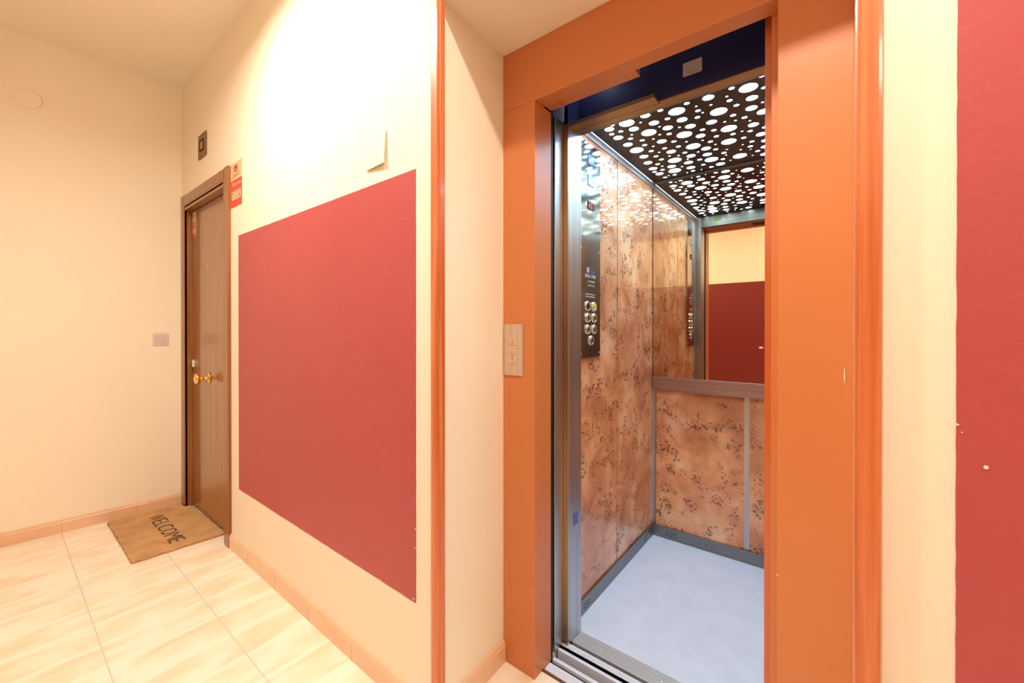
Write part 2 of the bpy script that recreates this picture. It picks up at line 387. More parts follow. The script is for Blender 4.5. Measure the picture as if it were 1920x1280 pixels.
# alarm signs: same print at two places
def alarm_sign(x0, x1, z0, z1, y, label):
    t = thing('alarm_sign', ((x0+x1)/2, y, z0), label, 'sign', 'alarm company signs')
    W = x1-x0; H = z1-z0; cx = (x0+x1)/2
    obj('board', B((x0, x1, y-.002, y, z0, z1)), SIGNP, t)
    f = y-.0022
    zz = lambda k: z1-H*k
    obj('red_band', B((x0, x1, f-.0004, f+.0002, zz(1), zz(.40))), REDINK, t)
    bm = bmesh.new(); bx(bm, cx-.22*W+.02*W, cx+.12*W, f-.0004, f+.0002, zz(.165), zz(.07)); obj('emblem', bm, REDINK, t)
    bm = bmesh.new(); bx(bm, cx-.2*W, cx+.12*W, f-.0005, f+.0001, zz(.215), zz(.185)); bx(bm, cx-.14*W, cx+.06*W, f-.0006, f, zz(.135), zz(.105)); obj('emblem_caption', bm, GREYINK, t)
    bm = bmesh.new(); text_bm(bm, 'Direct', (cx-.03*W, f, zz(.29)), (1, 0, .12), (0, 0, 1), width=.62*W, height=.095*H, shear=.35, th=.0003)
    obj('script_lettering', bm, REDINK, t)
    bm = bmesh.new(); text_bm(bm, 'Alarma', (cx, f-.0006, zz(.49)), (1, 0, 0), (0, 0, 1), width=.84*W, height=.105*H, off=.01)
    text_bm(bm, 'conectada 24 horas', (cx, f-.0006, zz(.60)), (1, 0, 0), (0, 0, 1), width=.84*W, height=.026*H)
    text_bm(bm, 'www.seguridad', (cx, f-.0006, zz(.935)), (1, 0, 0), (0, 0, 1), width=.8*W, height=.026*H)
    obj('lettering', bm, SIGNP, t)
    pb = bmesh.new(); ib = bmesh.new()
    for k in range(3):
        a = x0+W*(.09+.285*k); bx(pb, a, a+.25*W, f-.0008, f+.0002, zz(.85), zz(.65))
        g = f-.001
        if k == 0: bx(ib, a+.06*W, a+.19*W, g, g+.0003, zz(.70), zz(.675)); bx(ib, a+.11*W, a+.14*W, g, g+.0003, zz(.82), zz(.72))
        if k == 1: bx(ib, a+.05*W, a+.20*W, g, g+.0003, zz(.69), zz(.675)); bx(ib, a+.10*W, a+.13*W, g, g+.0003, zz(.82), zz(.70))
        if k == 2:
            bx(ib, a+.09*W, a+.15*W, g, g+.0003, zz(.695), zz(.67)); prism(ib, [(a+.08*W, zz(.71)), (a+.12*W, zz(.71)), (a+.2*W, zz(.83)), (a+.16*W, zz(.83))], 'Y', g, g+.0003)
            prism(ib, [(a+.1*W, zz(.74)), (a+.13*W, zz(.74)), (a+.07*W, zz(.83)), (a+.04*W, zz(.83))], 'Y', g, g+.0003)
    obj('pictogram_tile', pb, SIGNP, t); obj('pictogram', ib, GREYINK, t)
alarm_sign(-2.592, -2.434, 1.860, 2.096, YB, 'cream and red alarm sign on the wall, right of the brown door frame')
alarm_sign(-3.470+.062, -3.345, 1.815, 1.985, .846, 'small alarm sticker on the brown door leaf, in its top left corner')
# square brown plate above the door
t = thing('wall_plate', (-3.07, YB, 2.262), 'square brown plate with a dark framed centre on the wall high above the brown door', 'wall plate')
obj('plate', B((-3.143, -2.998, YB-.008, YB, 2.262, 2.407)), BROWNP, t, .002)
bm = bmesh.new(); 
for b in ((-3.107, -3.034, 2.302, 2.308), (-3.107, -3.034, 2.362, 2.368), (-3.107, -3.101, 2.302, 2.368), (-3.040, -3.034, 2.302, 2.368)): bx(bm, b[0], b[1], YB-.011, YB-.007, b[2], b[3])
obj('inner_frame', bm, BLACK, t)
obj('centre_button', B((-3.096, -3.046, YB-.0105, YB-.007, 2.312, 2.358)), mat('plate_centre', (170, 130, 76), .5), t, .001)
# slightly raised cover painted over, above the red rectangle
bm = bmesh.new()
vs = [(-1.283, YB-.001, 1.752), (-1.171, YB-.009, 1.752), (-1.171, YB-.0025, 1.866), (-1.283, YB-.0008, 1.866)]
A = [bm.verts.new(v) for v in vs]; Bk = [bm.verts.new((v[0], v[1]-.0035, v[2])) for v in vs]
bm.faces.new(A); bm.faces.new(Bk[::-1])
for i in range(4): bm.faces.new((A[i], Bk[i], Bk[(i+1) % 4], A[(i+1) % 4]))
bmesh.ops.recalc_face_normals(bm, faces=bm.faces)
props(obj('junction_box_cover', bm, WALL, None), 'square cream cover, slightly lifted, on the wall above the large red rectangle', 'cover plate')
# light switch and round cover on the far wall
def on_left(y, z, d_=0): return Vector((XL(y)+d_, y, z))
LU = Vector((.0973, 1, 0)).normalized(); LN = Vector((1, -.0973, 0)).normalized()
def slab_left(bm, yc, zc, w_, h, d0, d1, r=.004):
    pts = rrect(0, 0, w_, h, r); c = on_left(yc, zc)
    A = [bm.verts.new(c+LU*p[0]+Vector((0, 0, p[1]))+LN*d0) for p in pts]; Bq = [bm.verts.new(c+LU*p[0]+Vector((0, 0, p[1]))+LN*d1) for p in pts]
    n = len(pts); bm.faces.new(A); bm.faces.new(Bq[::-1])
    for i in range(n): bm.faces.new((A[i], Bq[i], Bq[(i+1) % n], A[(i+1) % n]))
    bmesh.ops.recalc_face_normals(bm, faces=bm.faces); return bm
t = thing('light_switch', on_left(.7015, 1.093), 'white square light switch on the cream end wall left of the brown door', 'light switch')
obj('switch_plate', slab_left(bmesh.new(), .7015, 1.133, .081, .080, 0, .008), WHITE, t, .0012)
obj('rocker', slab_left(bmesh.new(), .7015, 1.133, .058, .048, .006, .011, .002), mat('rocker', (220, 196, 188), .35), t, .0008)
bm = bmesh.new(); lathe(bm, [(0, .0), (.052, 0), (.053, .004), (.050, .007), (0, .008)], on_left(.135, 2.506), LN, 48)
props(obj('round_cover_plate', bm, WALL, None, smooth=False), 'round cream cover plate high on the end wall at the left', 'cover plate')
# doormat
bm = bmesh.new(); rnd = random.Random(3)
xs0, xs1, ys0, ys1 = -3.520, -2.815, .442, .836
NX, NY = 60, 34; g = {}
for i in range(NX+1):
    for j in range(NY+1):
        x = xs0+(xs1-xs0)*i/NX; y = ys0+(ys1-ys0)*j/NY
        ed = i in (0, NX) or j in (0, NY)
        if ed: x += (rnd.random()-.5)*.009*(1 if i in (0, NX) else 0); y += (rnd.random()-.5)*.009*(1 if j in (0, NY) else 0)
        x += (y-.442)*.06
        if y > .796 and x < -3.414: y = .796
        g[i, j] = bm.verts.new((x, y, .014+(rnd.random()-.5)*.0016-(.003 if ed else 0)))
for i in range(NX):
    for j in range(NY): bm.faces.new((g[i, j], g[i+1, j], g[i+1, j+1], g[i, j+1]))
be = [e for e in bm.edges if e.is_boundary]
ret = bmesh.ops.extrude_edge_only(bm, edges=be)
for v in [x for x in ret['geom'] if isinstance(x, bmesh.types.BMVert)]: v.co.z = .001
bmesh.ops.recalc_face_normals(bm, faces=bm.faces)
dm = thing('doormat', (-3.16, .62, 0), 'brown coir doormat reading WELCOME on the tiles in front of the brown door', 'doormat')
mt = obj('mat_pile', bm, COIR, dm)
bm = bmesh.new()
for k in range(1100):
    s = rnd.random(); side = rnd.choice('LBBR'); 
    if side == 'B': p = Vector((xs0+(xs1-xs0)*s, ys0, .008*rnd.random()+.002)); dr = Vector(((rnd.random()-.5)*.7, -1, 0))
    elif side == 'L': p = Vector((xs0+.004+s*.024*.9, ys0+(ys1-ys0)*s*.88, .006)); dr = Vector((-.5, (rnd.random()-.5), 0))
    else: p = Vector((xs1+.0236*s, ys0+(ys1-ys0)*s, .008*rnd.random()+.002)); dr = Vector((1, (rnd.random()-.5)*.7, 0))
    l = .003+.006*rnd.random(); q = p+dr.normalized()*l; q.z = .001+.006*rnd.random(); wv = dr.cross(Vector((0, 0, 1))).normalized()*.0006
    a, b, c_ = bm.verts.new(p-wv), bm.verts.new(p+wv), bm.verts.new(q); bm.faces.new((a, b, c_))
o = obj('frayed_edge', bm, COIRE, dm); props(o, kind='stuff')
bm = bmesh.new()
x = -3.392
for ch, wd in (('W', .094), ('E', .062), ('L', .056), ('C', .080), ('O', .084), ('M', .086), ('E', .060)):
    text_bm(bm, ch, (x+wd/2, .6425, .0152), (1, 0, 0), (0, 1, 0), width=wd-.012, height=.072, off=-.008); x += wd
props(obj('lettering', bm, INK, dm), 'worn dark WELCOME lettering')

# ------------------------------------------------------------- landing frame of the lift
fr = thing('lift_door_frame', (-.45, YF, 0), 'orange painted steel frame round the open lift doorway', 'door frame')
ZH = 1.98
obj('jamb', B((-.9385, -.80, YF, 1.248, 0, ZH-.0008)), ORANGE, fr, .0015)
obj('jamb', B((-.103, .035, YF, 1.20, 0, ZH-.0008)), ORANGE, fr, .0015)
bm = B((-.9385, .035, YF, 1.203, ZH, 2.183)); obj('lintel', bm, ORANGE, fr, .002)
bm = B((-.80, -.472, 1.2035, 1.246, ZH+.004, 2.05)); obj('lintel_return', bm, ORANGE, fr, .0008)
bm = B((-.121, -.06, 1.2005, 1.236, 0, 2.1)); obj('door_stop', bm, ORANGE, fr, .0008)
bm = bmesh.new(); lathe(bm, [(0, .0015), (.0045, .0015), (.006, .003), (.011, .002), (.0115, 0)], (-.742, 1.224, ZH+.004), (0, 0, -1), 24)
props(obj('screw_hole', bm, ORANGE2, fr, smooth=True))
bm = bmesh.new(); blob(bm, (.020, YF-.0004, 1.10), .0008, .018, seed=11); blob(bm, (-.806, YF-.0004, .30), .002, .003, seed=12); blob(bm, (-.102, YF-.0004, .62), .001, .004, seed=13)
obj('paint_chip', bm, WALL, fr)
# call plate
t = thing('call_plate', (-.8885, YF, 1.036), 'vertical metal call plate with three square buttons on the orange lift frame', 'call plate')
obj('plate', B((-.929, -.848, YF-.006, YF, 1.036, 1.217)), PLATE, t, .001)
for i, zc in enumerate((1.158, 1.1255, 1.0925)):
    bm = bmesh.new(); prism(bm, rrect(-.890, zc, .026, .027, .004), 'Y', YF-.0095, YF-.005)
    b_ = obj('call_button', bm, BUTTON, t, .0006)
    bm = bmesh.new(); yq = YF-.0098
    def tri(up, zz_):
        for a, b, c_ in (((-.007, 0), (.007, 0), (0, .012)),):
            s = 1 if up else -1
            o_ = [(-.890+p[0], zz_+s*p[1]) for p in (a, b, c_)]; i_ = [(-.890+p[0]*.68, zz_+s*(.0014+p[1]*.68)) for p in (a, b, c_)]
            A = [bm.verts.new((p[0], yq, p[1])) for p in o_]; Q = [bm.verts.new((p[0], yq, p[1])) for p in i_]
            for k in range(3): bm.faces.new((A[k], A[(k+1) % 3], Q[(k+1) % 3], Q[k]))
    if i == 0: tri(True, zc-.009); bx(bm, -.8915, -.8885, yq-.0002, yq, zc+.005, zc+.008)
    if i == 1: bx(bm, -.8915, -.8885, yq-.0002, yq, zc+.004, zc+.007); text_bm(bm, 'LL', (-.890, yq, zc-.006), (1, 0, 0), (0, 0, 1), height=.007, width=.01, th=.0001)
    if i == 2: tri(False, zc+.009); bx(bm, -.8915, -.8885, yq-.0002, yq, zc-.008, zc-.005)
    obj('mark', bm, GREYINK, b_)
# retracted landing door leaves (orange) at the right of the opening
dl = thing('landing_door', (-.06, 1.25, 0), 'orange sliding landing door pushed back behind the right side of the lift frame', 'sliding door')
obj('door_panel', B((-.139, .030, 1.2375, 1.262, .012, 2.05)), ORANGE2, dl, .001)
cd = thing('car_door', (-.06, 1.32, 0), 'steel sliding car door pushed back behind the orange landing door', 'sliding door')
obj('door_panel', B((-.140, .030, 1.300, 1.322, .012, 2.0)), STEEL, cd, .001)
obj('door_panel', B((-.125, .030, 1.328, 1.350, .012, 2.0)), STEEL, cd, .001)
# sills
t = thing('landing_sill', (-.45, 1.24, 0), 'grooved aluminium sill at the edge of the tiled floor in the lift doorway', 'door sill')
obj('sill_plate', B((-.80, -.10, 1.2055, 1.241, -.03, .0), (-.80, -.10, 1.258, 1.272, -.03, .0)), ALU, t, .0008)
obj('groove', B((-.80, -.10, 1.241, 1.258, -.03, -.012)), GROOVE, t)
obj('edge_strip', B((-.80, -.10, 1.190, 1.2055, -.03, -.004)), BROWNSTRIP, t)
t = thing('car_sill', (-.45, 1.36, 0), 'ribbed aluminium sill of the lift car with two dark door tracks', 'door sill')
bm = bmesh.new(); bx(bm, -.81, .12, 1.308, 1.3205, -.05, 0)
for k in range(5): bx(bm, -.81, .12, 1.3365+.0052*k, 1.3365+.0052*k+.004, -.05, 0)
bx(bm, -.81, .12, 1.3365, 1.362, -.05, -.0012)
obj('sill_plate', bm, ALU, t)
obj('groove', B((-.81, .12, 1.3205, 1.3365, -.05, -.012), (-.81, .12, 1.362, 1.376, -.05, -.012)), GROOVE, t)
bm = B((-.787, .12, 1.376, 1.444, -.03, .001)); th_ = obj('threshold_plate', bm, grain('threshold_steel', (190, 200, 208), (206, 216, 222), 'X', .3, 0, 90, .01, metal=.45), t, .001)
bm = bmesh.new()
for x in (-.68, -.457, -.234): lathe(bm, [(0, .0022), (.003, .002), (.0045, .001)], (x, 1.409, 0), (0, 0, 1), 14)
obj('screw', bm, CHROME, th_, smooth=True)
# shaft behind the doorway
bm = B((-1.0, -.95, 1.25, 2.5, -.6, 2.9), (.75, .8, 1.25, 2.5, -.6, 2.9), (-1.0, .8, 1.25, 2.5, -.65, -.6), (-1.0, .8, 2.5, 2.55, -.6, 2.9), (-1.0, .8, 1.21, 2.5, 2.6, 2.65),
       (-1.0, -.8, 1.2485, 1.26, -.6, 2.6), (-1.0, .8, 1.2485, 1.26, 2.06, 2.6), (-.81, .7, 1.18, 1.23, -.6, -.031))
props(obj('wall_shaft', bm, BLACK, fixed=True), **KS)

# ------------------------------------------------------------- lift car
CX0, CX1, CY0, CY1, CZ = -.83, .13, 1.45, 2.392, 2.05
car = thing('lift_car', (-.35, 1.92, 0), 'open lift car with burl wood walls, steel skirting and grey floor', 'lift car')
obj('car_floor', B((CX0-.02, CX1+.02, 1.444, CY1+.02, -.05, 0)), CARFLOOR, car)
for (x0, x1, y0, y1) in ((CX0-.02, CX0, 1.45, 1.889), (CX0-.02, CX0, 1.898, CY1+.0), (CX1, CX1+.02, 1.45, 1.890), (CX1, CX1+.02, 1.896, CY1)):
    obj('wall_panel', B((x0, x1, y0, y1, .0, 2.075)), BURL, car, .0008)
obj('panel_seam', B((CX0-.018, CX0-.004, 1.8885, 1.8985, .06, 2.045)), SEAM, car)
for (x0, x1) in ((CX0+.02, -.357), (-.335, .118)):
    obj('back_panel', B((x0, x1, CY1, CY1+.02, .06, .85)), BURL, car, .0008)
obj('back_panel_strip', B((-.357, -.335, CY1+.001, CY1+.008, .06, .85)), STEEL, car)
obj('back_panel_strip', B((CX0, CX0+.018, CY1-.001, CY1+.008, .06, .85)), STEEL, car)
# skirting with vent slots
def slotted(bm, axis, fixed, a0, a1, z0, z1, th, clusters):
    """skirting face with cut slots: build as grid of boxes would be heavy, so faces are cut by cdt"""
    pts = [(a0, z0), (a1, z0), (a1, z1), (a0, z1)]; edges = [(0, 1), (1, 2), (2, 3), (3, 0)]; holes = []
    for cx, cz in clusters:
        for dx, dz in ((-.022, .0085), (0, .0125), (-.022, -.0055), (0, -.001 + .0015), (.022, .0075), (.022, -.0065), (0, -.0125)):
            p = rrect(cx+dx, cz+dz, .019, .0034, .0016, 3); s = len(pts); pts += p; edges += [(s+i, s+(i+1) % len(p)) for i in range(len(p))]
            holes.append((cx+dx, cz+dz))
    vs, es, fs, *_ = delaunay_2d_cdt([Vector(p) for p in pts], edges, [], 0, 1e-6)
    mk = (lambda p, d: (p[0], fixed+d, p[1])) if axis == 'X' else (lambda p, d: (fixed+d, p[0], p[1]))
    V = [bm.verts.new(mk(v, 0)) for v in vs]
    for f in fs:
        c = sum((vs[i] for i in f), Vector((0, 0)))/len(f)
        if any(abs(c.x-h[0]) < .0095 and abs(c.y-h[1]) < .0017 for h in holes): continue
        bm.faces.new([V[i] for i in f])
    r = bmesh.ops.extrude_face_region(bm, geom=bm.faces[:]); d = Vector(mk((0, 0), 0)); dv = Vector(mk((0, 0), th))-d
    bmesh.ops.translate(bm, verts=[x for x in r['geom'] if isinstance(x, bmesh.types.BMVert)], vec=dv)
    bmesh.ops.recalc_face_normals(bm, faces=bm.faces); return bm
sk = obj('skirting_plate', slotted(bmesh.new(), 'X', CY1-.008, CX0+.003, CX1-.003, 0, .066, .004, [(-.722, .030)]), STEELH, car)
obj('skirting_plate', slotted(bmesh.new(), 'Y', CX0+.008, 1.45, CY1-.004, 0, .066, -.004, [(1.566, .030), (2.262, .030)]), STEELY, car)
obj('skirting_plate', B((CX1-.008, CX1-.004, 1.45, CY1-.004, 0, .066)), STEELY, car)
obj('slot_backing', B((CX0+.004, CX1-.004, CY1-.0035, CY1-.002, 0, .064), (CX0+.002, CX0+.0035, 1.452, CY1-.004, 0, .064)), GROOVE, car)
bm = bmesh.new(); yk = CY1-.0082
text_bm(bm, 'L:', (-.57, yk, .036), (1, 0, 0), (0, 0, 1), height=.026, width=.012); text_bm(bm, '8.wr', (-.515, yk, .03), (1, 0, 0), (0, 0, 1), height=.016, width=.055)
props(obj('scuff_mark', bm, mat('scuff', (96, 92, 88), .6), sk), 'dark scuffs on the steel skirting')
# handrail band under the mirror
obj('rail_band', B((CX0+.002, CX1-.002, CY1-.014, CY1, .848, .925)), grain('rail_steel', (168, 150, 146), (184, 166, 160), 'X', .36, 0, 100, .01, metal=1), car, .0012)
CORN = mat('satin_cornice', (206, 212, 222), .45, metal=.4)
# top cornices
obj('cornice', B((CX0, CX0+.006, 1.45, CY1, 2.022, 2.048), (CX0, CX0+.009, 1.45, CY1, 2.0445, 2.048)), CORN, car, .0005)
obj('cornice', B((CX1-.006, CX1, 1.45, CY1, 2.022, 2.048)), STEELY, car, .0005)
# front returns, post and header
obj('front_post', B((-.87, -.787, 1.349, 1.45, 0.001, 2.06)), STEEL, car, .0015)
obj('front_post_edge', B((-.86, -.7875, 1.345, 1.3488, 0.001, 2.04)), BRASSY, car)
obj('outer_post', B((-.86, -.807, 1.285, 1.3445, 0.001, 1.985)), STEEL, car, .003)
obj('front_return', B((-.118, CX1+.02, 1.355, 1.45, 0.001, 2.06)), STEEL, car, .0015)
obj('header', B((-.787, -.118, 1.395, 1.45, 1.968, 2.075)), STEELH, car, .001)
obj('header_lip', B((-.787, -.118, 1.393, 1.432, 1.9665, 1.970)), BRASSX, car)
obj('header_lip', B((-.787, -.465, 1.352, 1.399, 1.9645, 1.978)), BRASSX, car, .0006)
obj('header_gap', B((-.787, -.460, 1.3992, 1.4035, 1.9660, 1.975), (-.4595, -.4575, 1.3862, 1.388, 1.970, 1.992)), BLACK, car)
obj('door_operator_cover', B((-.79, .6, 1.388, 1.394, 1.972, 2.5)), NAVY, car)
obj('operator_bracket', B((-.863, -.803, 1.330, 1.40, 1.9865, 2.3)), PALEBLUE, car)
obj('operator_bracket', B((-.8025, -.752, 1.345, 1.369, 1.9765, 2.3)), mat('blue_steel', (52, 78, 140), .45), car)
obj('car_roof', B((CX0-.02, CX1+.02, 1.395, CY1+.02, 2.09, 2.12)), BLACK, car)
bm = bmesh.new(); lathe(bm, [(0, .003), (.006, .002), (.007, 0)], (-.42, 1.3878, 2.12), (0, -1, 0), 12)
obj('bolt', bm, CHROME, car, smooth=True)
# photocell in the post
pc = obj('photocell_plate', B((-.7872, -.7862, 1.376, 1.434, .401, .523)), STEEL, car, .0004)
obj('photocell_lens', B((-.7865, -.7850, 1.384, 1.422, .440, .487)), mat('violet_lens', (90, 96, 176), .25), pc)
# stickers on the header
bm = B((-.728, -.643, 1.4502, 1.4512, 2.000, 2.046)); t = thing('label_sticker', (-.685, 1.45, 2.0), 'grey and green label on the steel header inside the lift, seen in the mirror', 'sticker')
obj('paper', bm, mat('grey_label', (150, 160, 158), .5), t); obj('green_field', B((-.694, -.655, 1.4508, 1.4518, 2.004, 2.03)), mat('green_label', (110, 160, 70), .5), t)
t = thing('label_sticker', (-.36, 1.388, 2.01), 'white printed label on the dark navy panel above the lift doorway', 'sticker')
bm = bmesh.new(); prism(bm, rrect(-.355, 2.037, .058, .044, .003), 'Y', 1.3868, 1.3882); obj('paper', bm, PAPER, t)
bm = bmesh.new()
for k, s in enumerate(('ASCENSOR', 'SERVICIO TECNICO', '24 HORAS')): text_bm(bm, s, (-.354, 1.3866, 2.0285-.0048*k), (1, 0, 0), (0, 0, 1), height=.0026, width=(.018, .026, .02)[k], th=.0001)
obj('lettering', bm, GREYINK, t)
# mirror
props(obj('wall_mirror', B((CX0+.004, CX1-.004, CY1-.004, CY1, .926, 2.047)), MIRROR), 'wide mirror over the back wall of the lift above the steel rail', 'mirror')

# ------------------------------------------------------------- control panel
XP = CX0+.0005
cp = thing('control_panel', (XP, 1.594, 1.079), 'tall polished steel control panel with round buttons on the left wall of the lift', 'control panel')
bm = bmesh.new(); prism(bm, rrect(1.594, 1.536, .188, .914, .008), 'X', XP, XP+.008); obj('face_plate', bm, POLISH, cp)
XF = XP+.0082
def yz(u, v, w_, h, r, a, b, m, name, par, bev=.0004):
    bm = bmesh.new(); prism(bm, rrect(u, v, w_, h, r), 'X', a, b); return obj(name, bm, m, par, bev)
dsp = yz(1.5965, 1.729, .058, .034, .005, XF-.001, XF+.0016, BLACK, 'display', cp)
bm = bmesh.new(); text_bm(bm, '2', (XF+.0017, 1.600, 1.729), (0, 1, 0), (0, 0, 1), height=.022, width=.014); prism(bm, [(1.576, 1.722), (1.586, 1.722), (1.581, 1.738)], 'X', XF+.0017, XF+.002)
obj('display_digit', bm, REDLED, dsp)
for u, v, h in ((1.5965, 1.836, .048), (1.600, 1.925, .045)):
    q = yz(u, v, .060, h, .006, XF-.0012, XF+.0003, BLACK, 'light_window', cp, 0)
    yz(u+.003, v+.002, .054, h-.005, .005, XF-.001, XF+.0008, mat('window_lens', (150, 165, 175), .15, metal=.6), 'window_lens', q, 0)
bm = bmesh.new()
for u, v in ((1.513, 1.539), (1.667+.008, 1.539), (1.513, 1.096), (1.675, 1.096)): lathe(bm, [(0, .0016), (.0025, .0014), (.0034, 0)], (XF, u, v), (1, 0, 0), 12)
obj('panel_screw', bm, CHROME, cp, smooth=True)
D1 = (0, 1, 0); D2 = (0, 0, 1)
bm = bmesh.new(); bx(bm, XF, XF+.0002, 1.529, 1.657, 1.4625, 1.4637)
obj('printed_line', bm, GREYINK, cp)
bm = bmesh.new(); text_bm(bm, 'a', (XF, 1.572, 1.452), D1, D2, height=.024, width=.016, off=.03)
lathe(bm, [(.009, 0), (.011, .0002), (.0095, .0003)], (XF, 1.572, 1.453), (1, 0, 0), 24)
text_bm(bm, '320 KG. / 4 PERS', (XF, 1.594, 1.427), D1, D2, height=.0145, width=.098, off=.02)
for k, s in enumerate(('91 796 88 88', '902 17 71 10')): text_bm(bm, s, (XF, 1.604, 1.404-.017*k), D1, D2, height=.009, width=.056, off=.02)
for k, s in enumerate(('MANTENIMIENTO 24 HORAS', 'TELEFONO DE EMERGENCIA')): text_bm(bm, s, (XF, 1.592, 1.349-.0105*k), D1, D2, height=.0055, width=.086, off=.015)
props(obj('printed_text', bm, WHITEINK, cp), 'white printed text')
bm = bmesh.new(); text_bm(bm, 'alcaá', (XF, 1.610, 1.449), D1, D2, height=.017, width=.044, off=.03); props(obj('printed_logo', bm, BLUEINK, cp), 'blue lettering beside the emblem')
bm = bmesh.new(); bx(bm, XF, XF+.0002, 1.559, 1.568, 1.382, 1.408); obj('green_mark', bm, GREENINK, cp)
bm = bmesh.new(); text_bm(bm, 'SOLO PERSONAS', (XF, 1.598, 1.367), D1, D2, height=.006, width=.06, off=.01); obj('red_text', bm, mat('dull_red', (130, 60, 50), .6), cp)
labs = {(1.565, 1.297): 'dark centred round button, top left', (1.624, 1.297): 'yellow round bell button'}
for (u, v) in ((1.565, 1.297), (1.624, 1.297), (1.565, 1.2485), (1.624, 1.2485), (1.565, 1.199), (1.624, 1.199), (1.597, 1.151)):
    bm = bmesh.new(); lathe(bm, [(.0215, 0), (.0215, .003), (.0195, .0062), (.0165, .0068), (.0155, .005), (.0155, .003)], (XF, u, v), (1, 0, 0), 32)
    rg = obj('button', bm, CHROME, cp, smooth=True)
    core = YELLOWB if (u, v) == (1.624, 1.297) else DARKB if (u, v) == (1.565, 1.297) else CHROME
    bm = bmesh.new(); lathe(bm, [(.0154, .003), (.0154, .0056), (.0135, .0068), (.004, .0066), (0, .0062)], (XF, u, v), (1, 0, 0), 28)
    c_ = obj('button_cap', bm, core, rg, smooth=True)
    if (u, v) in labs: rg['label'] = labs[u, v]
    if core is YELLOWB:
        bm = bmesh.new(); text_bm(bm, 'Q', (XF+.0068, u, v+.001), (0, 1, 0), (0, 0, 1), height=.013, width=.011); obj('button_bell', bm, DARKB, rg)
    elif core is CHROME:
        ch = {(1.565, 1.2485): '3', (1.624, 1.2485): '4', (1.565, 1.199): '1', (1.624, 1.199): '2', (1.597, 1.151): '0'}[u, v]
        bm = bmesh.new(); text_bm(bm, ch, (XF+.0068, u, v), (0, 1, 0), (0, 0, 1), height=.012, width=.006 if ch == '1' else .008, off=.01); obj('button_number', bm, DARKB, rg)

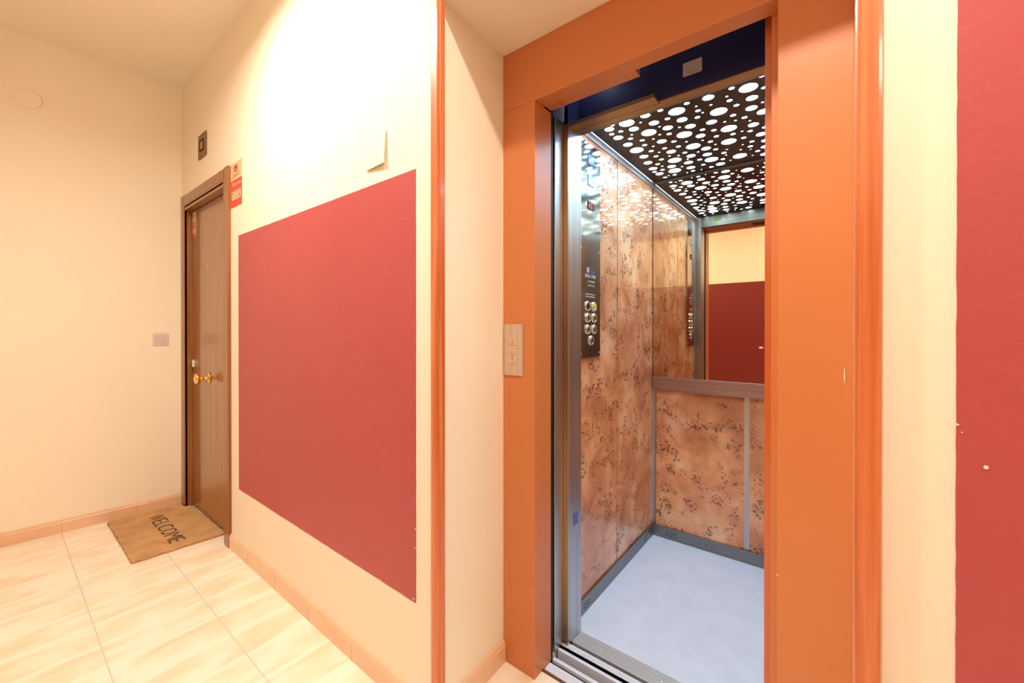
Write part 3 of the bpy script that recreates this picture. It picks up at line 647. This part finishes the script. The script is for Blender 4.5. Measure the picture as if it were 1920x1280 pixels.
# ------------------------------------------------------------- perforated light ceiling
CH = [(-0.751, 1.630, 0.0209), (-0.720, 1.677, 0.0114), (-0.762, 1.677, 0.0121), (-0.753, 1.726, 0.0218), (-0.672, 1.625, 0.0315), (-0.668, 1.692, 0.0212), (-0.625, 1.656, 0.0067), (-0.583, 1.693, 0.0211),
(-0.575, 1.739, 0.0067), (-0.629, 1.763, 0.0321), (-0.695, 1.735, 0.0071), (-0.713, 1.768, 0.0120), (-0.598, 1.811, 0.0070), (-0.746, 1.818, 0.0218), (-0.678, 1.816, 0.0118), (-0.634, 1.834, 0.0070),
(-0.736, 1.900, 0.0321), (-0.687, 1.870, 0.0123), (-0.659, 1.907, 0.0073), (-0.685, 1.952, 0.0122), (-0.659, 1.989, 0.0072), (-0.735, 1.992, 0.0218), (-0.687, 2.026, 0.0123), (-0.746, 2.079, 0.0221),
(-0.713, 2.127, 0.0122), (-0.752, 2.171, 0.0221), (-0.761, 2.221, 0.0123), (-0.590, 1.614, 0.0199), (-0.530, 1.611, 0.0115), (-0.482, 1.658, 0.0316), (-0.435, 1.623, 0.0113), (-0.412, 1.667, 0.0064),
(-0.415, 1.704, 0.0112), (-0.404, 1.731, 0.0059), (-0.430, 1.756, 0.0114), (-0.528, 1.693, 0.0117), (-0.484, 1.738, 0.0212), (-0.551, 1.770, 0.0214), (-0.511, 1.796, 0.0070), (-0.472, 1.815, 0.0212),
(-0.563, 1.829, 0.0120), (-0.513, 1.877, 0.0323), (-0.439, 1.878, 0.0116), (-0.460, 1.932, 0.0206), (-0.612, 1.881, 0.0219), (-0.569, 1.916, 0.0122), (-0.525, 1.954, 0.0069), (-0.464, 1.984, 0.0067),
(-0.625, 1.961, 0.0119), (-0.568, 1.982, 0.0117), (-0.513, 2.022, 0.0319), (-0.612, 2.018, 0.0219), (-0.563, 2.069, 0.0120), (-0.511, 2.101, 0.0072), (-0.634, 2.063, 0.0076), (-0.597, 2.085, 0.0075),
(-0.678, 2.080, 0.0123), (-0.550, 2.127, 0.0214), (-0.629, 2.132, 0.0323), (-0.574, 2.158, 0.0071), (-0.528, 2.201, 0.0121), (-0.703, 2.168, 0.0074), (-0.582, 2.204, 0.0218), (-0.718, 2.219, 0.0125),
(-0.666, 2.203, 0.0217), (-0.623, 2.239, 0.0075), (-0.590, 2.280, 0.0212), (-0.749, 2.265, 0.0214), (-0.670, 2.271, 0.0325), (-0.593, 2.335, 0.0116), (-0.553, 2.343, 0.0063), (-0.625, 2.342, 0.0068),
(-0.718, 2.323, 0.0070), (-0.688, 2.332, 0.0115), (-0.742, 2.339, 0.0118), (-0.283, 1.619, 0.0111), (-0.236, 1.652, 0.0310), (-0.190, 1.602, 0.0109), (-0.193, 1.685, 0.0099), (-0.307, 1.665, 0.0065),
(-0.304, 1.701, 0.0112), (-0.290, 1.753, 0.0112), (-0.236, 1.733, 0.0208), (-0.209, 1.790, 0.0067), (-0.362, 1.631, 0.0212), (-0.366, 1.690, 0.0067), (-0.353, 1.761, 0.0313), (-0.314, 1.827, 0.0117),
(-0.281, 1.874, 0.0115), (-0.248, 1.811, 0.0213), (-0.215, 1.869, 0.0238), (-0.314, 1.879, 0.0066), (-0.351, 1.863, 0.0069), (-0.394, 1.832, 0.0211), (-0.268, 1.917, 0.0065), (-0.262, 1.963, 0.0210),
(-0.472, 2.084, 0.0215), (-0.483, 2.158, 0.0213), (-0.529, 2.280, 0.0115), (-0.402, 1.913, 0.0115), (-0.349, 1.936, 0.0315), (-0.344, 2.002, 0.0115), (-0.309, 1.998, 0.0066), (-0.281, 2.017, 0.0113),
(-0.227, 2.017, 0.0118), (-0.406, 1.980, 0.0117), (-0.313, 2.070, 0.0116), (-0.248, 2.079, 0.0214), (-0.439, 2.019, 0.0118), (-0.427, 2.065, 0.0068), (-0.373, 2.071, 0.0317), (-0.290, 2.135, 0.0115),
(-0.240, 2.160, 0.0182), (-0.329, 2.145, 0.0064), (-0.304, 2.187, 0.0119), (-0.438, 2.121, 0.0121), (-0.397, 2.154, 0.0063), (-0.415, 2.188, 0.0124), (-0.412, 2.223, 0.0065), (-0.345, 2.198, 0.0068),
(-0.307, 2.222, 0.0061), (-0.284, 2.265, 0.0115), (-0.250, 2.233, 0.0188), (-0.361, 2.275, 0.0316), (-0.263, 2.326, 0.0186), (-0.310, 2.305, 0.0061), (-0.481, 2.235, 0.0316), (-0.435, 2.266, 0.0116),
(-0.408, 2.306, 0.0062), (-0.457, 2.324, 0.0218), (-0.503, 2.337, 0.0118), (-0.753, 1.480, 0.0113), (-0.727, 1.494, 0.0052), (-0.698, 1.485, 0.0096), (-0.759, 1.551, 0.0211), (-0.635, 1.475, 0.0051),
(-0.603, 1.483, 0.0107), (-0.681, 1.549, 0.0318), (-0.727, 1.603, 0.0120), (-0.563, 1.474, 0.0049), (-0.633, 1.582, 0.0070), (-0.599, 1.541, 0.0211), (-0.512, 1.486, 0.0114), (-0.538, 1.539, 0.0113),
(-0.466, 1.499, 0.0209), (-0.397, 1.494, 0.0059), (-0.416, 1.517, 0.0046), (-0.442, 1.558, 0.0109), (-0.372, 1.566, 0.0192)]
lc = thing('lift_ceiling_light', (-.35, 1.92, 2.05), 'dark perforated ceiling panel of the lift with glowing round holes', 'ceiling light')
SX0, SX1, SY0, SY1 = -.82, .12, 1.452, 2.372
# the part the doorway hides continues the same pattern
rr = random.Random(11)
for k in range(9000):
    if k > 8998: break
    rad = rr.choice((.034, .030, .022, .022, .013, .013, .013, .008, .008, .008))
    x = rr.uniform(-.13, SX1-.03) if rr.random() < .8 else rr.uniform(-.79, SX1-.03); y = rr.uniform(1.48, 2.335)
    if x < -.12 and y > 1.56: continue
    if x < -.3 and y > 1.50: continue
    if k > 1500 and rad > .02: continue
    if k > 5000: break
    if all((x-a)**2+(y-b)**2 > (rad+c_+.011)**2 for a, b, c_ in CH): CH.append((x, y, rad))
pts = [(SX0, SY0), (SX1, SY0), (SX1, SY1), (SX0, SY1)]; edges = [(0, 1), (1, 2), (2, 3), (3, 0)]
CH = [(c_[0], c_[1], c_[2]-.0014) for c_ in CH if SX0+c_[2]+.003 < c_[0] < SX1-c_[2]-.003 and SY0+c_[2]+.002 < c_[1] < SY1-c_[2]-.003]
for a, b, r_ in CH:
    n = 28 if r_ > .018 else 18 if r_ > .01 else 12; s = len(pts)
    pts += [(a+r_*math.cos(2*math.pi*i/n), b+r_*math.sin(2*math.pi*i/n)) for i in range(n)]; edges += [(s+i, s+(i+1) % n) for i in range(n)]
vs, es, fs, *_ = delaunay_2d_cdt([Vector(p) for p in pts], edges, [], 0, 1e-7)
bm = bmesh.new(); V = [bm.verts.new((v.x, v.y, CZ)) for v in vs]
for f in fs:
    c_ = sum((vs[i] for i in f), Vector((0, 0)))/len(f)
    if any((c_.x-a)**2+(c_.y-b)**2 < r_*r_*.995 for a, b, r_ in CH): continue
    try: bm.faces.new([V[i] for i in f])
    except ValueError: pass
r_ = bmesh.ops.extrude_face_region(bm, geom=bm.faces[:])
bmesh.ops.translate(bm, verts=[x for x in r_['geom'] if isinstance(x, bmesh.types.BMVert)], vec=(0, 0, .003))
for v in [v for v in bm.verts if not v.link_faces]: bm.verts.remove(v)
bmesh.ops.recalc_face_normals(bm, faces=bm.faces)
obj('perforated_sheet', bm, DARKP, lc)
bm = bmesh.new()
for a, b, r_ in CH:
    n = 20; vv = [bm.verts.new((a+r_*math.cos(2*math.pi*i/n), b+r_*math.sin(2*math.pi*i/n), CZ+.0025)) for i in range(n)]; bm.faces.new(vv[::-1])
obj('diffuser', bm, LED, lc)
obj('edge_light', B((CX0+.0005, SX0-.001, 1.455, SY1, CZ+.004, CZ+.008)), LEDGAP, lc)
obj('housing', B((SX0+.001, SX1-.001, SY0+.001, SY1-.001, CZ+.0035, CZ+.034)), DARKP, lc)
obj('back_beam', B((SX0, SX1, SY1+.001, CY1-.0045, CZ-.006, CZ+.03)), mat('dark_blue_steel', (96, 116, 136), .4, metal=.4), lc, .001)

# ------------------------------------------------------------- corridor downlights
for i, (x, y) in enumerate(LAMPS):
    t = thing('ceiling_downlight', (x, y, CEIL_Z-.004), ('round recessed ceiling lamp above the large red rectangle', 'round recessed ceiling lamp in front of the lift')[i], 'ceiling lamp')
    # short can below the ceiling, the lens set up inside it
    bm = bmesh.new(); lathe(bm, [(.056, .06), (.056, 0), (.060, -.001), (.064, .001), (.064, .06)], (x, y, CEIL_Z-.06), (0, 0, 1), 40); obj('can', bm, mat('lamp_can', (238, 234, 226), .3), t, smooth=False)
    bm = bmesh.new(); n = 32; bm.faces.new([bm.verts.new((x+.05*math.cos(2*math.pi*k/n), y+.05*math.sin(2*math.pi*k/n), CEIL_Z-.042)) for k in range(n)][::-1]); obj('lens', bm, LAMPM if i else emit('lamp_lens_bright', LAMP_COL, LAMP_E*1.15), t)
# unseen glowing globe added off to the right as fill light for the corridor
t = thing('fill_globe', (1.9, .1, 2.42), 'glowing globe added as fill light at the unseen right end of the corridor', 'ceiling lamp')
bm = bmesh.new(); bmesh.ops.create_uvsphere(bm, u_segments=32, v_segments=16, radius=.12, matrix=Matrix.Translation((1.9, .1, 2.54))); obj('globe', bm, emit('fill_globe_glow', LAMP_COL, 26), t, smooth=True)
bm = bmesh.new(); lathe(bm, [(.05, 0), (.05, .02), (.012, .03), (.012, .2)], (1.9, .1, 2.655), (0, 0, 1), 24); obj('stem', bm, WHITE, t, smooth=True)
# added bluish fill light, hidden in the shaft to brighten the operator bracket
ld = bpy.data.lights.new('shaft_fill', 'POINT'); ld.energy = .22; ld.color = (.55, .68, 1); ld.shadow_soft_size = .015
lo = bpy.data.objects.new('shaft_fill', ld); COL.objects.link(lo); lo.location = (-.70, 1.285, 2.17)
props(lo, 'bluish fill light added out of sight in the lift shaft above the doorway', 'fill light')
